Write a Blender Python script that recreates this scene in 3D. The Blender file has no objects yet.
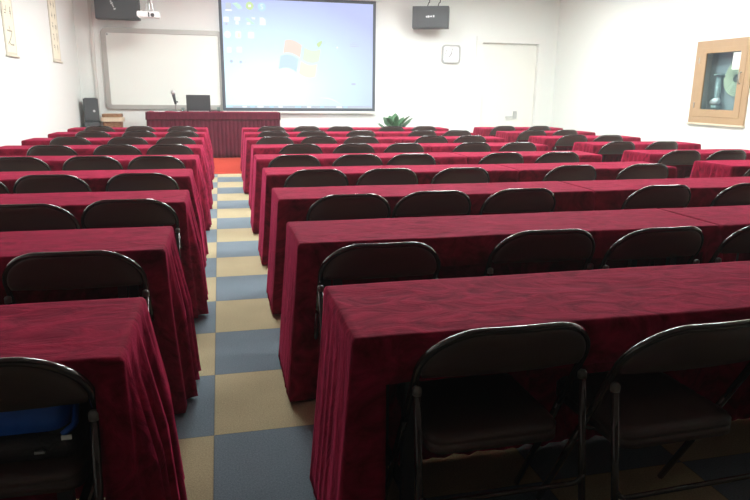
import bpy, bmesh, math, random
from mathutils import Vector, Matrix, noise

random.seed(7)
SC = bpy.context.scene
COL = SC.collection
PI = math.pi

# ------------------------------------------------------------------ materials
MATS = {}
def S(r, g, b):
    f = lambda c: (c/255/12.92) if c/255 <= 0.04045 else ((c/255+0.055)/1.055)**2.4
    return (f(r), f(g), f(b), 1.0)

def mat(name, col, rough=0.5, metal=0.0, emit=None, strength=0.0, spec=0.5, coat=0.0, nscale=0, namt=0.0, bump=0.0):
    if name in MATS: return MATS[name]
    m = bpy.data.materials.new(name); m.use_nodes = True
    nt = m.node_tree; b = nt.nodes['Principled BSDF']
    b.inputs['Base Color'].default_value = col
    b.inputs['Roughness'].default_value = rough
    b.inputs['Metallic'].default_value = metal
    b.inputs['Specular IOR Level'].default_value = spec
    b.inputs['Coat Weight'].default_value = coat
    if emit:
        b.inputs['Emission Color'].default_value = emit
        b.inputs['Emission Strength'].default_value = strength
    if nscale:
        tc = nt.nodes.new('ShaderNodeTexCoord'); n = nt.nodes.new('ShaderNodeTexNoise')
        n.inputs['Scale'].default_value = nscale; n.inputs['Detail'].default_value = 4
        nt.links.new(tc.outputs['Object'], n.inputs['Vector'])
        if namt:
            mx = nt.nodes.new('ShaderNodeMix'); mx.data_type = 'RGBA'
            mx.inputs[6].default_value = tuple(c*(1-namt) for c in col[:3])+(1,)
            mx.inputs[7].default_value = tuple(min(1, c*(1+namt)) for c in col[:3])+(1,)
            nt.links.new(n.outputs['Fac'], mx.inputs[0]); nt.links.new(mx.outputs[2], b.inputs['Base Color'])
        if bump:
            bp = nt.nodes.new('ShaderNodeBump'); bp.inputs['Strength'].default_value = bump; bp.inputs['Distance'].default_value = 0.01
            nt.links.new(n.outputs['Fac'], bp.inputs['Height']); nt.links.new(bp.outputs['Normal'], b.inputs['Normal'])
    MATS[name] = m
    return m

def velvet(name, dark, light, sheen=0.6, tint=(0.72, 0.06, 0.17, 1), stretch=(0.75, 1.35, 0.8)):
    m = bpy.data.materials.new(name); m.use_nodes = True
    nt = m.node_tree; N = nt.nodes; Lk = nt.links; b = N['Principled BSDF']
    tc = N.new('ShaderNodeTexCoord'); oi = N.new('ShaderNodeObjectInfo')
    ad = N.new('ShaderNodeVectorMath'); ad.operation = 'ADD'
    sc = N.new('ShaderNodeVectorMath'); sc.operation = 'SCALE'
    cmb = N.new('ShaderNodeCombineXYZ')
    for i in range(3): Lk.new(oi.outputs['Random'], cmb.inputs[i])
    Lk.new(cmb.outputs[0], sc.inputs[0]); sc.inputs['Scale'].default_value = 37.0
    Lk.new(tc.outputs['Object'], ad.inputs[0]); Lk.new(sc.outputs[0], ad.inputs[1])
    mp = N.new('ShaderNodeMapping'); mp.inputs['Scale'].default_value = stretch
    mp.inputs['Rotation'].default_value = (0, 0, 0.35)
    Lk.new(ad.outputs[0], mp.inputs['Vector'])
    n1 = N.new('ShaderNodeTexNoise'); n1.inputs['Scale'].default_value = 6.5; n1.inputs['Detail'].default_value = 7
    n1.inputs['Roughness'].default_value = 0.62; n1.inputs['Distortion'].default_value = 2.4
    Lk.new(mp.outputs[0], n1.inputs['Vector'])
    n2 = N.new('ShaderNodeTexNoise'); n2.inputs['Scale'].default_value = 420; n2.inputs['Detail'].default_value = 2
    Lk.new(tc.outputs['Object'], n2.inputs['Vector'])
    rp = N.new('ShaderNodeValToRGB')
    rp.color_ramp.elements[0].position = 0.33; rp.color_ramp.elements[0].color = dark
    rp.color_ramp.elements[1].position = 0.68; rp.color_ramp.elements[1].color = light
    Lk.new(n1.outputs['Fac'], rp.inputs['Fac']); Lk.new(rp.outputs['Color'], b.inputs['Base Color'])
    b.inputs['Roughness'].default_value = 0.75
    b.inputs['Specular IOR Level'].default_value = 0.03
    b.inputs['Sheen Weight'].default_value = sheen; b.inputs['Sheen Roughness'].default_value = 0.35
    b.inputs['Sheen Tint'].default_value = tint
    bp = N.new('ShaderNodeBump'); bp.inputs['Strength'].default_value = 0.55; bp.inputs['Distance'].default_value = 0.012
    mm = N.new('ShaderNodeMath'); mm.operation = 'MULTIPLY_ADD'; mm.inputs[1].default_value = 0.08
    Lk.new(n2.outputs['Fac'], mm.inputs[0]); Lk.new(n1.outputs['Fac'], mm.inputs[2])
    Lk.new(mm.outputs[0], bp.inputs['Height']); Lk.new(bp.outputs['Normal'], b.inputs['Normal'])
    MATS[name] = m
    return m

V_RED = velvet('crimson_crushed_velvet', S(84, 7, 26), S(146, 24, 54), 0.55)
V_POD = velvet('plum_velvet', S(70, 20, 34), S(94, 30, 46), 0.25, stretch=(1.5, 1.5, 0.4))
M_VINYL = mat('dark_brown_vinyl', S(70, 54, 50), 0.4, nscale=260, namt=0.15, bump=0.12)
M_TUBE = mat('dark_brown_enamel_tube', S(46, 36, 33), 0.13, metal=0.35, coat=0.7, nscale=30, namt=0.05)
M_CAP = mat('grey_plastic_cap', S(100, 96, 92), 0.4, nscale=80, namt=0.05)
M_LEG = mat('charcoal_steel', S(48, 50, 52), 0.4, metal=0.4, nscale=40, namt=0.08)
M_TOP = mat('table_board', S(150, 128, 100), 0.5, nscale=14, namt=0.12)
M_WALL = mat('white_wall_paint', S(229, 231, 227), 0.65, nscale=60, namt=0.012, bump=0.02)
M_CEIL = mat('ceiling_white', S(236, 236, 232), 0.8, nscale=90, namt=0.03)
M_DOOR = mat('white_door_paint', S(229, 229, 222), 0.4, nscale=25, namt=0.01)
M_FRAMEW = mat('white_trim_paint', S(230, 230, 226), 0.4, nscale=25, namt=0.01)
M_TRUNK = mat('grey_trunking', S(208, 206, 200), 0.5, nscale=25, namt=0.02)
M_WB = mat('whiteboard_surface', S(232, 235, 228), 0.25, nscale=2, namt=0.01)
M_WBF = mat('whiteboard_grey_frame', S(176, 174, 168), 0.4, metal=0.2, nscale=20, namt=0.03)
M_BLACK = mat('black_casing', S(62, 64, 66), 0.5, nscale=60, namt=0.1)
M_GRILLE = mat('speaker_grille', S(74, 76, 78), 0.7, nscale=300, namt=0.25, bump=0.2)
M_DARKGREY = mat('dark_grey_plastic', S(58, 60, 62), 0.45, nscale=60, namt=0.08)
M_SILVER = mat('silver_print', S(215, 215, 215), 0.35, metal=0.3, nscale=60, namt=0.03)
M_WHITEP = mat('white_plastic', S(240, 240, 240), 0.35, nscale=60, namt=0.01)
M_STEEL = mat('brushed_steel', S(190, 190, 188), 0.3, metal=0.8, nscale=60, namt=0.04)
M_SBORD = mat('screen_black_border', S(78, 84, 92), 0.7, nscale=60, namt=0.05)
M_WOOD = None
M_PAPER = mat('paper', S(240, 240, 236), 0.7, nscale=40, namt=0.02)
M_SCROLL = mat('scroll_ivory_silk', S(236, 230, 208), 0.8, nscale=40, namt=0.04)
M_SCROLLB = mat('scroll_border', S(206, 200, 182), 0.8, nscale=40, namt=0.05)
M_INK = mat('ink', S(166, 160, 140), 0.8, nscale=80, namt=0.1)
M_BLACKINK = mat('black_print', S(110, 110, 112), 0.6, nscale=80, namt=0.1)
M_LEAF = mat('leaf_green', S(62, 104, 66), 0.45, nscale=25, namt=0.3)
M_POT = mat('terracotta_pot', S(150, 92, 66), 0.7, nscale=25, namt=0.15)
M_SOIL = mat('soil', S(60, 46, 36), 0.9, nscale=60, namt=0.3)
M_BLUE = mat('blue_nylon', S(28, 92, 190), 0.45, nscale=18, namt=0.2, bump=0.5)
M_BAG = mat('black_bag_fabric', S(44, 38, 38), 0.6, nscale=150, namt=0.2, bump=0.3)
M_HOSE = mat('pale_canvas_hose', S(206, 214, 186), 0.8, nscale=90, namt=0.1)
M_BOXIN = mat('cabinet_interior_grey', S(176, 184, 186), 0.6, nscale=20, namt=0.05)
M_PIPE = mat('hydrant_pipe_paint', S(150, 166, 164), 0.4, nscale=20, namt=0.05)

def wood():
    m = bpy.data.materials.new('pine_wood'); m.use_nodes = True
    nt = m.node_tree; b = nt.nodes['Principled BSDF']
    tc = nt.nodes.new('ShaderNodeTexCoord'); mp = nt.nodes.new('ShaderNodeMapping'); mp.inputs['Scale'].default_value = (8, 8, 1.2)
    n = nt.nodes.new('ShaderNodeTexNoise'); n.inputs['Scale'].default_value = 6; n.inputs['Detail'].default_value = 6; n.inputs['Distortion'].default_value = 0.8
    r = nt.nodes.new('ShaderNodeValToRGB'); r.color_ramp.elements[0].color = S(160, 130, 98); r.color_ramp.elements[1].color = S(178, 148, 114)
    nt.links.new(tc.outputs['Object'], mp.inputs[0]); nt.links.new(mp.outputs[0], n.inputs['Vector'])
    nt.links.new(n.outputs['Fac'], r.inputs[0]); nt.links.new(r.outputs[0], b.inputs['Base Color']); b.inputs['Roughness'].default_value = 0.45
    return m
M_WOOD = wood()

def wicker():
    m = bpy.data.materials.new('wicker_weave'); m.use_nodes = True
    nt = m.node_tree; b = nt.nodes['Principled BSDF']
    tc = nt.nodes.new('ShaderNodeTexCoord'); br = nt.nodes.new('ShaderNodeTexBrick')
    mp = nt.nodes.new('ShaderNodeMapping'); mp.inputs['Rotation'].default_value = (PI/2, 0, 0)
    br.inputs['Scale'].default_value = 14; br.inputs['Color1'].default_value = S(176, 136, 96); br.inputs['Color2'].default_value = S(140, 92, 62)
    br.inputs['Mortar'].default_value = S(96, 60, 42); br.inputs['Mortar Size'].default_value = 0.03
    nt.links.new(tc.outputs['Object'], mp.inputs[0]); nt.links.new(mp.outputs[0], br.inputs['Vector'])
    nt.links.new(br.outputs['Color'], b.inputs['Base Color']); b.inputs['Roughness'].default_value = 0.7
    bp = nt.nodes.new('ShaderNodeBump'); bp.inputs['Strength'].default_value = 0.6; bp.inputs['Distance'].default_value = 0.01
    nt.links.new(br.outputs['Fac'], bp.inputs['Height']); bp.invert = True
    nt.links.new(bp.outputs[0], b.inputs['Normal'])
    return m
M_WICKER = wicker()

TILE = 0.6; TX = -0.0852; TY = 2.4917
def carpet():
    m = bpy.data.materials.new('checkerboard_carpet_tiles'); m.use_nodes = True
    nt = m.node_tree; N = nt.nodes; L = nt.links; b = N['Principled BSDF']
    tc = N.new('ShaderNodeTexCoord'); sep = N.new('ShaderNodeSeparateXYZ'); L.new(tc.outputs['Object'], sep.inputs[0])
    def M(op, a, bb=None, c=None):
        n = N.new('ShaderNodeMath'); n.operation = op
        for i, v in enumerate((a, bb, c)):
            if v is None: continue
            if isinstance(v, (int, float)): n.inputs[i].default_value = v
            else: L.new(v, n.inputs[i])
        return n.outputs[0]
    u = M('DIVIDE', M('SUBTRACT', sep.outputs[0], TX), TILE); v = M('DIVIDE', M('SUBTRACT', sep.outputs[1], TY), TILE)
    par = M('FLOORED_MODULO', M('ADD', M('FLOOR', u), M('FLOOR', v)), 2.0)    # 0 beige, 1 blue
    n = N.new('ShaderNodeTexNoise'); n.inputs['Scale'].default_value = 150; n.inputs['Detail'].default_value = 3
    L.new(tc.outputs['Object'], n.inputs['Vector'])
    n3 = N.new('ShaderNodeTexNoise'); n3.inputs['Scale'].default_value = 3; n3.inputs['Detail'].default_value = 3
    L.new(tc.outputs['Object'], n3.inputs['Vector'])
    mx = N.new('ShaderNodeMix'); mx.data_type = 'RGBA'; L.new(par, mx.inputs[0])
    mx.inputs[6].default_value = S(172, 158, 127); mx.inputs[7].default_value = S(111, 123, 132)
    f = M('MULTIPLY_ADD', n.outputs['Fac'], 0.9, 0.45); f = M('ADD', f, M('MULTIPLY_ADD', n3.outputs['Fac'], 0.3, -0.1))
    eu = M('ABSOLUTE', M('SUBTRACT', M('FRACT', u), 0.5)); ev = M('ABSOLUTE', M('SUBTRACT', M('FRACT', v), 0.5))
    seam = M('GREATER_THAN', M('MAXIMUM', eu, ev), 0.494)
    f = M('MULTIPLY', f, M('MULTIPLY_ADD', seam, -0.25, 1.0))
    sc = N.new('ShaderNodeVectorMath'); sc.operation = 'SCALE'; L.new(mx.outputs[2], sc.inputs[0]); L.new(f, sc.inputs['Scale'])
    L.new(sc.outputs[0], b.inputs['Base Color']); b.inputs['Roughness'].default_value = 0.95; b.inputs['Specular IOR Level'].default_value = 0.1
    bp = N.new('ShaderNodeBump'); bp.inputs['Strength'].default_value = 0.35; bp.inputs['Distance'].default_value = 0.004
    L.new(n.outputs['Fac'], bp.inputs['Height']); L.new(bp.outputs[0], b.inputs['Normal'])
    return m
M_CARPET = carpet()
M_RUG = mat('orange_red_carpet', S(172, 62, 48), 0.95, spec=0.1, nscale=120, namt=0.15, bump=0.3)

def glass():
    m = bpy.data.materials.new('clear_glass_pane'); m.use_nodes = True
    nt = m.node_tree; nt.nodes.remove(nt.nodes['Principled BSDF'])
    out = nt.nodes['Material Output']; mx = nt.nodes.new('ShaderNodeMixShader'); lw = nt.nodes.new('ShaderNodeLayerWeight'); lw.inputs[0].default_value = 0.3; fr = nt.nodes.new('ShaderNodeMath'); fr.operation = 'MULTIPLY_ADD'; fr.inputs[1].default_value = 0.12; fr.inputs[2].default_value = 0.02; nt.links.new(lw.outputs['Facing'], fr.inputs[0])
    t = nt.nodes.new('ShaderNodeBsdfTransparent'); t.inputs[0].default_value = (0.86, 0.92, 0.92, 1)
    g = nt.nodes.new('ShaderNodeBsdfGlossy'); g.inputs['Roughness'].default_value = 0.03
    nt.links.new(fr.outputs[0], mx.inputs[0]); nt.links.new(t.outputs[0], mx.inputs[1]); nt.links.new(g.outputs[0], mx.inputs[2]); nt.links.new(mx.outputs[0], out.inputs[0])
    return m
M_GLASS = glass()

# ------------------------------------------------------------------ helpers
def link(o, parent=None):
    COL.objects.link(o)
    if parent: o.parent = parent
    return o
def obj(name, bm, m, parent=None, smooth=False, bevel=0.0, loc=None, rot=None):
    me = bpy.data.meshes.new(name)
    bmesh.ops.recalc_face_normals(bm, faces=bm.faces[:])
    if bevel: bmesh.ops.bevel(bm, geom=bm.edges[:], offset=bevel, segments=2, profile=0.6, affect='EDGES')
    if smooth:
        for f in bm.faces: f.smooth = True
    bm.to_mesh(me); bm.free(); me.materials.append(m)
    o = bpy.data.objects.new(name, me)
    if loc is not None: o.location = loc
    if rot is not None: o.rotation_euler = rot
    return link(o, parent)
def pyobj(name, vs, fs, m, parent=None, smooth=True):
    me = bpy.data.meshes.new(name); me.from_pydata(vs, [], fs); me.update()
    bm = bmesh.new(); bm.from_mesh(me); bmesh.ops.recalc_face_normals(bm, faces=bm.faces[:]); bm.to_mesh(me); bm.free()
    if smooth:
        for p in me.polygons: p.use_smooth = True
    me.materials.append(m)
    return link(bpy.data.objects.new(name, me), parent)
def tag(o, label, cat, group=None):
    o['label'] = label; o['category'] = cat
    if group: o['group'] = group
    return o
def thing(name, label, cat, loc=(0, 0, 0), rotz=0.0, group=None):
    o = bpy.data.objects.new(name, None); COL.objects.link(o); o.empty_display_size = 0.1
    o.location = loc; o.rotation_euler = (0, 0, rotz)
    return tag(o, label, cat, group)
def dup(root, loc=None, rotz=None, label=None):
    r = root.copy(); COL.objects.link(r)
    if loc is not None: r.location = loc
    if rotz is not None: r.rotation_euler = (0, 0, rotz)
    if label: r['label'] = label
    for ch in list(root.children):
        c = ch.copy(); COL.objects.link(c); c.parent = r
        for g in list(ch.children):
            d = g.copy(); COL.objects.link(d); d.parent = c
    return r
def struct(o):
    o['kind'] = 'structure'; return o

def box(bm, x0, x1, y0, y1, z0, z1):
    v = [bm.verts.new(p) for p in ((x0,y0,z0),(x1,y0,z0),(x1,y1,z0),(x0,y1,z0),(x0,y0,z1),(x1,y0,z1),(x1,y1,z1),(x0,y1,z1))]
    for f in ((0,3,2,1),(4,5,6,7),(0,1,5,4),(1,2,6,5),(2,3,7,6),(3,0,4,7)): bm.faces.new([v[i] for i in f])
    return bm
def B(*a):
    return box(bmesh.new(), *a)
def fillet(pts, r, n=6, w=1.0):
    pts = [Vector(p) for p in pts]; out = [pts[0]]
    for i in range(1, len(pts)-1):
        a, b, c = pts[i-1], pts[i], pts[i+1]
        rr = r[i-1] if isinstance(r, (list, tuple)) else r
        d1 = (a-b); d2 = (c-b); ang = d1.angle(d2)
        t = min(rr/math.tan(ang/2), d1.length*0.49, d2.length*0.49)
        p1 = b+d1.normalized()*t; p2 = b+d2.normalized()*t
        for k in range(n+1):
            s = k/n
            q0, q1, q2 = (1-s)**2, 2*w*s*(1-s), s*s
            out.append((p1*q0+b*q1+p2*q2)/(q0+q1+q2))
    out.append(pts[-1])
    return out
def tube(bm, pts, r, seg=8, cap=True):
    pts = [Vector(p) for p in pts]; rings = []; up = None
    for i, p in enumerate(pts):
        t = (pts[min(i+1, len(pts)-1)]-pts[max(i-1, 0)]).normalized()
        if up is None:
            up = Vector((0, 0, 1)) if abs(t.z) < 0.9 else Vector((0, 1, 0))
        u = (up-t*up.dot(t)).normalized(); w = t.cross(u); up = u
        rad = r(i/(len(pts)-1)) if callable(r) else r
        rings.append([bm.verts.new(p+u*math.cos(2*PI*k/seg)*rad+w*math.sin(2*PI*k/seg)*rad) for k in range(seg)])
    for a, b in zip(rings, rings[1:]):
        for k in range(seg): bm.faces.new((a[k], a[(k+1) % seg], b[(k+1) % seg], b[k]))
    if cap:
        bm.faces.new(rings[0][::-1]); bm.faces.new(rings[-1])
    return bm
def T(pts, r, seg=8):
    return tube(bmesh.new(), pts, r, seg)
def lathe(prof, seg=24, cx=0, cy=0):
    bm = bmesh.new(); rings = []
    for r, z in prof:
        rings.append([bm.verts.new((cx+r*math.cos(2*PI*k/seg), cy+r*math.sin(2*PI*k/seg), z)) for k in range(seg)])
    for a, b in zip(rings, rings[1:]):
        for k in range(seg): bm.faces.new((a[k], a[(k+1) % seg], b[(k+1) % seg], b[k]))
    bm.faces.new(rings[0][::-1]); bm.faces.new(rings[-1])
    return bm
def rrect(w, h, r, n=6, r2=None):
    """rounded rectangle outline centred at origin, ccw; r2 = radius of the lower corners"""
    r2 = r if r2 is None else r2; out = []
    for cx, cy, a0, rr in ((w/2-r2, -h/2+r2, -PI/2, r2), (w/2-r, h/2-r, 0, r), (-w/2+r, h/2-r, PI/2, r), (-w/2+r2, -h/2+r2, PI, r2)):
        for k in range(n+1):
            a = a0+PI/2*k/n; out.append((cx+rr*math.cos(a), cy+rr*math.sin(a)))
    return out
def prism(outline, d0, d1, f=lambda u, v, d: (u, d, v)):
    bm = bmesh.new()
    a = [bm.verts.new(f(u, v, d0)) for u, v in outline]; b = [bm.verts.new(f(u, v, d1)) for u, v in outline]
    bm.faces.new(a); bm.faces.new(b[::-1]); n = len(a)
    for i in range(n): bm.faces.new((a[i], b[i], b[(i+1) % n], a[(i+1) % n]))
    return bm
def ring_prism(o1, o2, d0, d1, f=lambda u, v, d: (u, d, v)):
    """frame between an outer and an inner outline with the same count"""
    bm = bmesh.new(); n = len(o1)
    A = [[bm.verts.new(f(u, v, d)) for u, v in o] for o in (o1, o2) for d in (d0, d1)]
    for i in range(n):
        j = (i+1) % n
        bm.faces.new((A[0][i], A[0][j], A[2][j], A[2][i])); bm.faces.new((A[1][i], A[1][j], A[3][j], A[3][i]))
        bm.faces.new((A[0][i], A[0][j], A[1][j], A[1][i])); bm.faces.new((A[2][i], A[2][j], A[3][j], A[3][i]))
    return bm
def text(name, body, size, m, parent, loc, rot, depth=0.002):
    cu = bpy.data.curves.new(name, 'FONT'); cu.body = body; cu.size = size; cu.extrude = depth; cu.align_x = 'CENTER'; cu.align_y = 'CENTER'
    o = bpy.data.objects.new(name, cu); COL.objects.link(o)
    dg = bpy.context.evaluated_depsgraph_get()
    me = bpy.data.meshes.new_from_object(o.evaluated_get(dg)); bpy.data.objects.remove(o)
    me.materials.clear(); me.materials.append(m)
    t = bpy.data.objects.new(name, me); t.location = loc; t.rotation_euler = rot
    return link(t, parent)

# ------------------------------------------------------------------ the room
XL, XR, YF, YB, ZC = -2.85, 8.2, 15.0, -3.0, 3.78
WT = 0.2
struct(obj('floor', B(XL-WT, XR+0.5, YB-WT, YF+WT, -0.1, 0), M_CARPET))
struct(obj('ceiling', B(XL-WT, XR+0.5, YB-WT, YF+WT, ZC, ZC+0.1), M_CEIL))
struct(obj('wall_left', B(XL-WT, XL, YB, YF, 0, ZC), M_WALL))
struct(obj('wall_back', B(XL-WT, XR+0.5, YB-WT, YB, 0, ZC), mat('brown_bounce_cut_wall', S(96, 84, 76), 0.7, nscale=6, namt=0.1)))  # unseen wall, its brown made dark to cut bounce light on the foreground
DX0, DX1, DZ = 6.23, 7.71, 2.6
bm = bmesh.new()
box(bm, XL-WT, DX0, YF, YF+WT, 0, ZC); box(bm, DX1, XR+0.5, YF, YF+WT, 0, ZC); box(bm, DX0, DX1, YF, YF+WT, DZ, ZC)
struct(obj('wall_front', bm, M_WALL))
CY0, CY1, CZ0, CZ1 = 8.80, 9.95, 1.0, 2.27      # niche of the hose cabinet in the right wall
bm = bmesh.new()
box(bm, XR, XR+0.5, YB, CY0, 0, ZC); box(bm, XR, XR+0.5, CY1, YF, 0, ZC); box(bm, XR, XR+0.5, CY0, CY1, 0, CZ0); box(bm, XR, XR+0.5, CY0, CY1, CZ1, ZC)
struct(obj('wall_right', bm, M_WALL))
# door
bm = bmesh.new()
box(bm, DX0-0.16, DX0+0.008, YF-0.025, YF+0.12, 0, DZ+0.14); box(bm, DX1-0.008, DX1+0.16, YF-0.025, YF+0.12, 0, DZ+0.14); box(bm, DX0+0.008, DX1-0.008, YF-0.025, YF+0.12, DZ-0.008, DZ+0.14)
fr = struct(obj('trim_1', bm, M_FRAMEW))
dr = struct(obj('door_1', B(DX0+0.011, DX1-0.011, YF+0.07, YF+0.115, 0.006, DZ-0.011), M_DOOR, bevel=0.003))
hp = obj('handle_plate', B(7.16, 7.26, YF+0.055, YF+0.07, 0.80, 0.98), M_STEEL, dr, bevel=0.004); hp['label'] = 'brass coloured lock plate'
obj('handle', T(fillet([(7.21, YF+0.06, 0.85), (7.21, YF+0.0, 0.85), (6.93, YF-0.01, 0.845)], 0.03), 0.014), M_STEEL, dr, smooth=True)
# cable trunking beside the whiteboard
struct(obj('trim_2', B(-2.56, -2.5, YF-0.035, YF, 0, ZC), M_TRUNK, bevel=0.004))

# ------------------------------------------------------------------ ceiling lights
M_DIFF = mat('lamp_diffuser', (1, 1, 1, 1), 0.6, emit=(0.92, 0.985, 0.97, 1), strength=70, nscale=5, namt=0.001)
LAMPS = [(0.1, y) for y in (6.0, 9.1, 12.1)]+[(3.0, y) for y in (6.0, 9.1, 12.1)]+[(5.7, y) for y in (6.0, 9.1, 12.1)]
side = {0.1: 'left', 3.0: 'middle', 5.7: 'right'}; rown = {6.0: 'nearest', 9.1: 'second', 12.1: 'farthest'}
for x, y in LAMPS:
    t = thing('ceiling_light', 'square white light panel on the ceiling, %s file, %s row from the camera' % (side[x], rown[y]), 'ceiling light', (x, y, ZC), 0, 'light panels on the ceiling')
    obj('frame', ring_prism(rrect(1.24, 0.66, 0.02, 2), rrect(1.18, 0.6, 0.01, 2), -0.05, 0, f=lambda u, v, d: (u, v, d)), M_FRAMEW, t)
    obj('diffuser', B(-0.59, 0.59, -0.3, 0.3, -0.04, -0.02), M_DIFF, t)

# ------------------------------------------------------------------ folding chair
CHW = 0.257; CR = 0.0115
def slope_y(z): return 0.20-0.42*(z/0.80)
def bow(x, z):
    s = min(1, max(0, (z-0.5)/0.22)); s = s*s*(3-2*s)
    return -0.028*(1-(x/CHW)**2)*s
def chair_frame_pts(flat=False):
    half = 0.80
    raw = fillet([(-CHW, slope_y(0.455), 0.455), (-CHW, slope_y(half), half), (CHW, slope_y(half), half), (CHW, slope_y(0.455), 0.455)], 0.155, 12, 0.62)
    # densify
    out = []
    for a, b in zip(raw, raw[1:]):
        n = max(1, int((b-a).length/0.03))
        for k in range(n): out.append(a.lerp(b, k/n))
    out.append(raw[-1])
    return out if flat else [Vector((p.x, p.y+bow(p.x, p.z), p.z)) for p in out]
def make_chair():
    t = thing('folding_chair', '', 'chair')
    obj('back_frame', T(chair_frame_pts(), CR, 10), M_TUBE, t, smooth=True)
    # padded back panel filling the top of the frame
    zb, zt = 0.640, 0.799; bm = bmesh.new(); rings = []
    sl = math.hypot(0.42, 0.80)/0.80
    H = (zt-zb)*sl
    base = [(p.x*(1-0.006/CHW), (p.z-zb)*sl-H/2) for p in chair_frame_pts(True) if p.z > zb+0.012]
    base = [(-CHW+0.012, -H/2)]+base+[(CHW-0.012, -H/2)]
    base = base[::-1]
    def P(u, v, d):
        z = zb+(v+H/2)/sl
        return (u, slope_y(z)+bow(u, z)+d*0.885, z+d*0.465)
    def dens(o):
        r = []
        for (a, b), (c, d) in zip(o, o[1:]+o[:1]):
            n = max(1, int(math.hypot(c-a, d-b)/0.04))
            for k in range(n): r.append((a+(c-a)*k/n, b+(d-b)*k/n))
        return r
    base = dens(base); prof = [(0.55, -0.017), (0.9, -0.014), (0.98, -0.009), (0.992, 0.0), (0.98, 0.009), (0.9, 0.016), (0.55, 0.02)]
    for s, d in prof:
        rings.append([bm.verts.new(P(u*(1-(1-s)*0.6), v*(1-(1-s)*1.2), d)) for u, v in base])
    n = len(base)
    for a, b in zip(rings, rings[1:]):
        for k in range(n): bm.faces.new((a[k], a[(k+1) % n], b[(k+1) % n], b[k]))
    bm.faces.new(rings[0][::-1]); bm.faces.new(rings[-1])
    obj('backrest', bm, M_VINYL, t, smooth=True)
    # seat
    bm = bmesh.new(); rings = []; base = dens(rrect(0.42, 0.40, 0.05, 5))
    for s, z in ((0.9, 0.385), (1.0, 0.388), (1.0, 0.412), (0.985, 0.415), (1.0, 0.419), (1.0, 0.432), (0.97, 0.442), (0.85, 0.447), (0.4, 0.449)):
        rings.append([bm.verts.new((u*s, v*s+0.055, z)) for u, v in base])
    n = len(base)
    for a, b in zip(rings, rings[1:]):
        for k in range(n): bm.faces.new((a[k], a[(k+1) % n], b[(k+1) % n], b[k]))
    bm.faces.new(rings[0][::-1]); bm.faces.new(rings[-1])
    obj('seat', bm, M_VINYL, t, smooth=True)
    for s in (-1, 1):
        obj('leg', T([(s*CHW, slope_y(0.455), 0.455), (s*CHW, slope_y(0.2), 0.2), (s*CHW, slope_y(0.0), 0.006)], CR, 10), M_TUBE, t, smooth=True)
        lg = obj('leg', T([(s*CHW, -0.150, 0.60), (s*CHW, -0.19, 0.35), (s*CHW, -0.24, 0.006)], CR, 10), M_TUBE, t, smooth=True)
        cap = obj('cap', lathe([(0.004, -0.012), (CR+0.0025, -0.01), (CR+0.0025, 0.008), (0.010, 0.014), (0.003, 0.017)], 10), M_CAP, lg, smooth=True, loc=(s*CHW, -0.150, 0.60))
        cap['label'] = 'pale grey tube cap'
    obj('stretcher', T(fillet([(-CHW, -0.203, 0.30), (-CHW+0.02, -0.206, 0.275), (CHW-0.02, -0.206, 0.275), (CHW, -0.203, 0.30)], 0.03), 0.008), M_TUBE, t, smooth=True)
    obj('hinge_bar', T([(-CHW, slope_y(0.40), 0.400), (-0.15, slope_y(0.40), 0.374), (0.15, slope_y(0.40), 0.374), (CHW, slope_y(0.40), 0.400)], 0.007), M_TUBE, t, smooth=True)
    return t

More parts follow.
